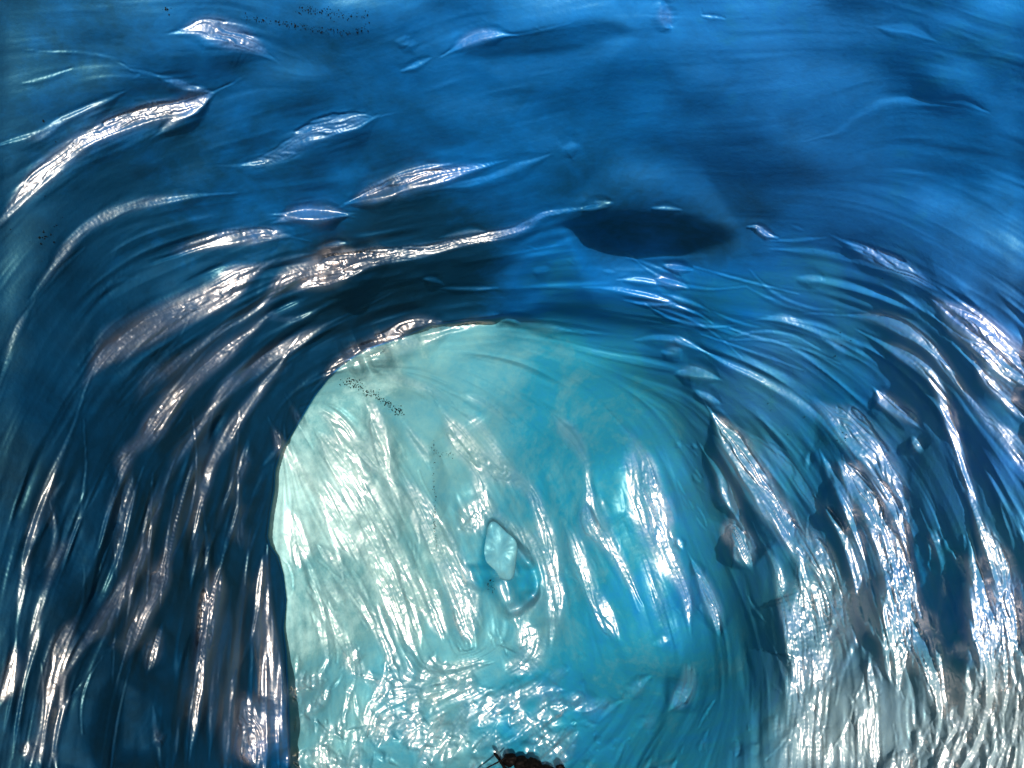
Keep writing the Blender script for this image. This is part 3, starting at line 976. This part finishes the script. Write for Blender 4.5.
def slab(name, outline, d0, thick, tilt, mat):
    """a melt-rounded lump of ice whose outline was measured on the wall"""
    R = resample(np.array([(x, y, 0) for x, y in list(outline) + [outline[0]]], float), 1.2)[:-1, :2]
    for _ in range(2):
        R = (np.roll(R, 1, 0) + 2 * R + np.roll(R, -1, 0)) / 4
    c = R.mean(0)
    R = c + (R - c) * 1.15
    V, Fc = [], []
    n = len(R)
    rings = [(1.0, thick)] + [(math.cos(a) ** .45, thick * .16 * (1 - math.sin(a) ** .8)) for a in np.linspace(0, 1.5, 12)]
    for s, dz in rings:
        q = c + (R - c) * s
        dd = d0 + dz + tilt[0] * (q[:, 0] - c[0]) / 40 + tilt[1] * (q[:, 1] - c[1]) / 40
        dd = dd + np.array([.03 * mnoise.noise((x * .09, y * .06, d0)) + .006 * mnoise.noise((x * .25, y * .25, d0)) for x, y in q])
        V.extend(point(q[:, 0], q[:, 1], dd))
    m = len(rings)
    for r in range(m - 1):
        for i in range(n):
            Fc.append((r * n + i, r * n + (i + 1) % n, (r + 1) * n + (i + 1) % n, (r + 1) * n + i))
    Fc.append(tuple((m - 1) * n + i for i in range(n)))
    Fc.append(tuple(reversed(range(n))))
    o = mesh_obj(name, V, Fc, mat, True)
    for nm, v in (('ice_light_tone', .77), ('sunlit_tint', .05), ('highlight_gloss', .2)):
        at = o.data.attributes.new(nm, 'FLOAT', 'POINT')
        at.data.foreach_set('value', [v] * len(o.data.vertices))
    return o


dh = depth_at(490, 545)
tag(slab('ice_block', tile8([(432, 206), (440, 175), (452, 130), (468, 121), (495, 145), (519, 170), (517, 215), (511, 250), (497, 258), (480, 254), (462, 238)]), dh - .10, .3, (.05, .02), ICE), 'pale bluish ice block wedged upright in the round hollow of the back wall', 'ice block')
tag(slab('ice_flake', tile8([(386, 208), (400, 200), (425, 212), (455, 236), (470, 262), (466, 300), (450, 312), (420, 292), (396, 262)]), dh - .02, .3, (.16, .0), ICE), 'flat greenish ice flake leaning under the ice block in the hollow', 'ice flake')


# the dark stones and crossed sticks on the floor
def stone(x, y, s, label, squash=.8):
    import bmesh
    bm = bmesh.new()
    bmesh.ops.create_icosphere(bm, subdivisions=3, radius=1)
    d = depth_at(min(max(x, 0), 1023), min(y, 800)) - .06
    r = s * d / F * .5
    seed = rng.random(3) * 50
    for v in bm.verts:
        n = v.co.normalized()
        k = 1 + .35 * mnoise.noise(Vector(n * 1.3) + Vector(seed)) + .15 * mnoise.noise(Vector(n * 3.5) + Vector(seed))
        v.co = Vector((n.x * r * k * 1.15, n.y * r * k, n.z * r * k * squash))
    me = bpy.data.meshes.new('dark_stone'); bm.to_mesh(me); bm.free()
    me.materials.append(STONE)
    o = bpy.data.objects.new('dark_stone', me); COL.objects.link(o)
    o.location = point(np.array(x), np.array(y), np.array(d))
    o.rotation_euler = (0, 0, rng.random() * 6)
    return tag(o, label, 'stone', 'dark stones on the ice floor')


stone(510, 760, 13, 'small black stone touching the crossed sticks', .9)
stone(521, 763, 15, 'knobbly black stone second from the crossed sticks')
stone(533, 767, 19, 'largest black stone in the little heap by the sticks')
stone(546, 771, 14, 'black stone at the end of the heap farthest from the sticks')
stone(561, 770, 10, 'small black stone lying alone beyond the heap', 1.0)


def stick(p, q, w, label):
    a = point(np.array(p[0]), np.array(p[1]), np.array(p[2])); b = point(np.array(q[0]), np.array(q[1]), np.array(q[2]))
    ax = Vector(b - a); L = ax.length; ax.normalize()
    s = ax.orthogonal().normalized(); t = ax.cross(s)
    V, Fc = [], []
    n, m = 10, 9
    r = w * 3.9 / F * .5
    for i in range(m):
        f = i / (m - 1)
        c = Vector(a) + ax * L * f + s * (.25 * r * math.sin(f * 7)) + t * (.3 * r * math.cos(f * 5))
        rr = r * (1 - .25 * f) * (1 + .12 * math.sin(f * 23)) * (.55 if i in (0, m - 1) else 1)
        for k in range(n):
            an = 2 * math.pi * k / n
            V.append(c + (s * math.cos(an) + t * math.sin(an)) * rr)
    for i in range(m - 1):
        for k in range(n):
            Fc.append((i * n + k, i * n + (k + 1) % n, (i + 1) * n + (k + 1) % n, (i + 1) * n + k))
    Fc.append(tuple(reversed(range(n)))); Fc.append(tuple((m - 1) * n + k for k in range(n)))
    return tag(mesh_obj('stick', V, Fc, WOOD, True), label, 'stick', 'crossed sticks on the ice floor')


dB = depth_at(500, 770)
stick((494, 753, dB - .02), (512, 777, dB - .16), 5, 'thick black stick leaning down towards the black stones')
stick((507, 757, dB - .10), (478, 773, dB - .12), 2.5, 'thin black stick crossing behind the thick stick')

# ------------------------------------------------------------------ snow outside, light, sky
snow, nt, b = new_mat('snow')
b.inputs['Base Color'].default_value = (.82, .82, .84, 1); b.inputs['Roughness'].default_value = .8
tx = nt.nodes.new('ShaderNodeTexNoise'); tx.inputs['Scale'].default_value = 3; tx.inputs['Detail'].default_value = 6
bp = nt.nodes.new('ShaderNodeBump'); bp.inputs['Strength'].default_value = .4; bp.inputs['Distance'].default_value = .1
nt.links.new(tx.outputs['Fac'], bp.inputs['Height']); nt.links.new(bp.outputs['Normal'], b.inputs['Normal'])
n = 40
gv, gf = [], []
for j in range(n + 1):
    for i in range(n + 1):
        x = (i / n - .5) * 2; y = (j / n - .5) * 2
        x = math.copysign(abs(x) ** 2.5, x) * 600; y = math.copysign(abs(y) ** 2.5, y) * 600
        gv.append((x, y, -1.1 + .25 * mnoise.noise((x * .05, y * .05, 3.0))))
for j in range(n):
    for i in range(n):
        gf.append((j * (n + 1) + i, j * (n + 1) + i + 1, (j + 1) * (n + 1) + i + 1, (j + 1) * (n + 1) + i))
tag(mesh_obj('snow_ground', gv, gf, snow, True), 'snow covered ground outside the cave mouth', 'ground', kind='structure')

w = bpy.data.worlds.new('World'); SC.world = w; w.use_nodes = True
nt = w.node_tree
sky = nt.nodes.new('ShaderNodeTexSky'); sky.sky_type = 'NISHITA'; sky.sun_disc = False
sky.sun_elevation = math.radians(SUN_EL)
sun = bpy.data.objects.new('sun', bpy.data.lights.new('sun', 'SUN'))
COL.objects.link(sun)
sun.data.energy = 5.0; sun.data.angle = math.radians(.5); sun.data.color = (1, .765, .64)
sun.rotation_euler = Vector(to_sun).to_track_quat('Z', 'Y').to_euler()
sky.sun_rotation = math.atan2(to_sun[0], to_sun[1])
nt.links.new(sky.outputs['Color'], nt.nodes['Background'].inputs['Color'])
nt.nodes['Background'].inputs['Strength'].default_value = .075

cam = bpy.data.objects.new('camera', bpy.data.cameras.new('camera')); COL.objects.link(cam)
cam.location = EYE; cam.rotation_euler = (math.pi / 2 + PITCH, 0, 0)
cam.data.lens = 27; cam.data.sensor_width = 36; cam.data.clip_end = 2000; cam.data.clip_start = .05
SC.camera = cam
SC.view_settings.view_transform = 'Standard'; SC.view_settings.look = 'None'
SC.view_settings.exposure = 2.1; SC.view_settings.gamma = 1
SC.render.resolution_x, SC.render.resolution_y = 1024, 768
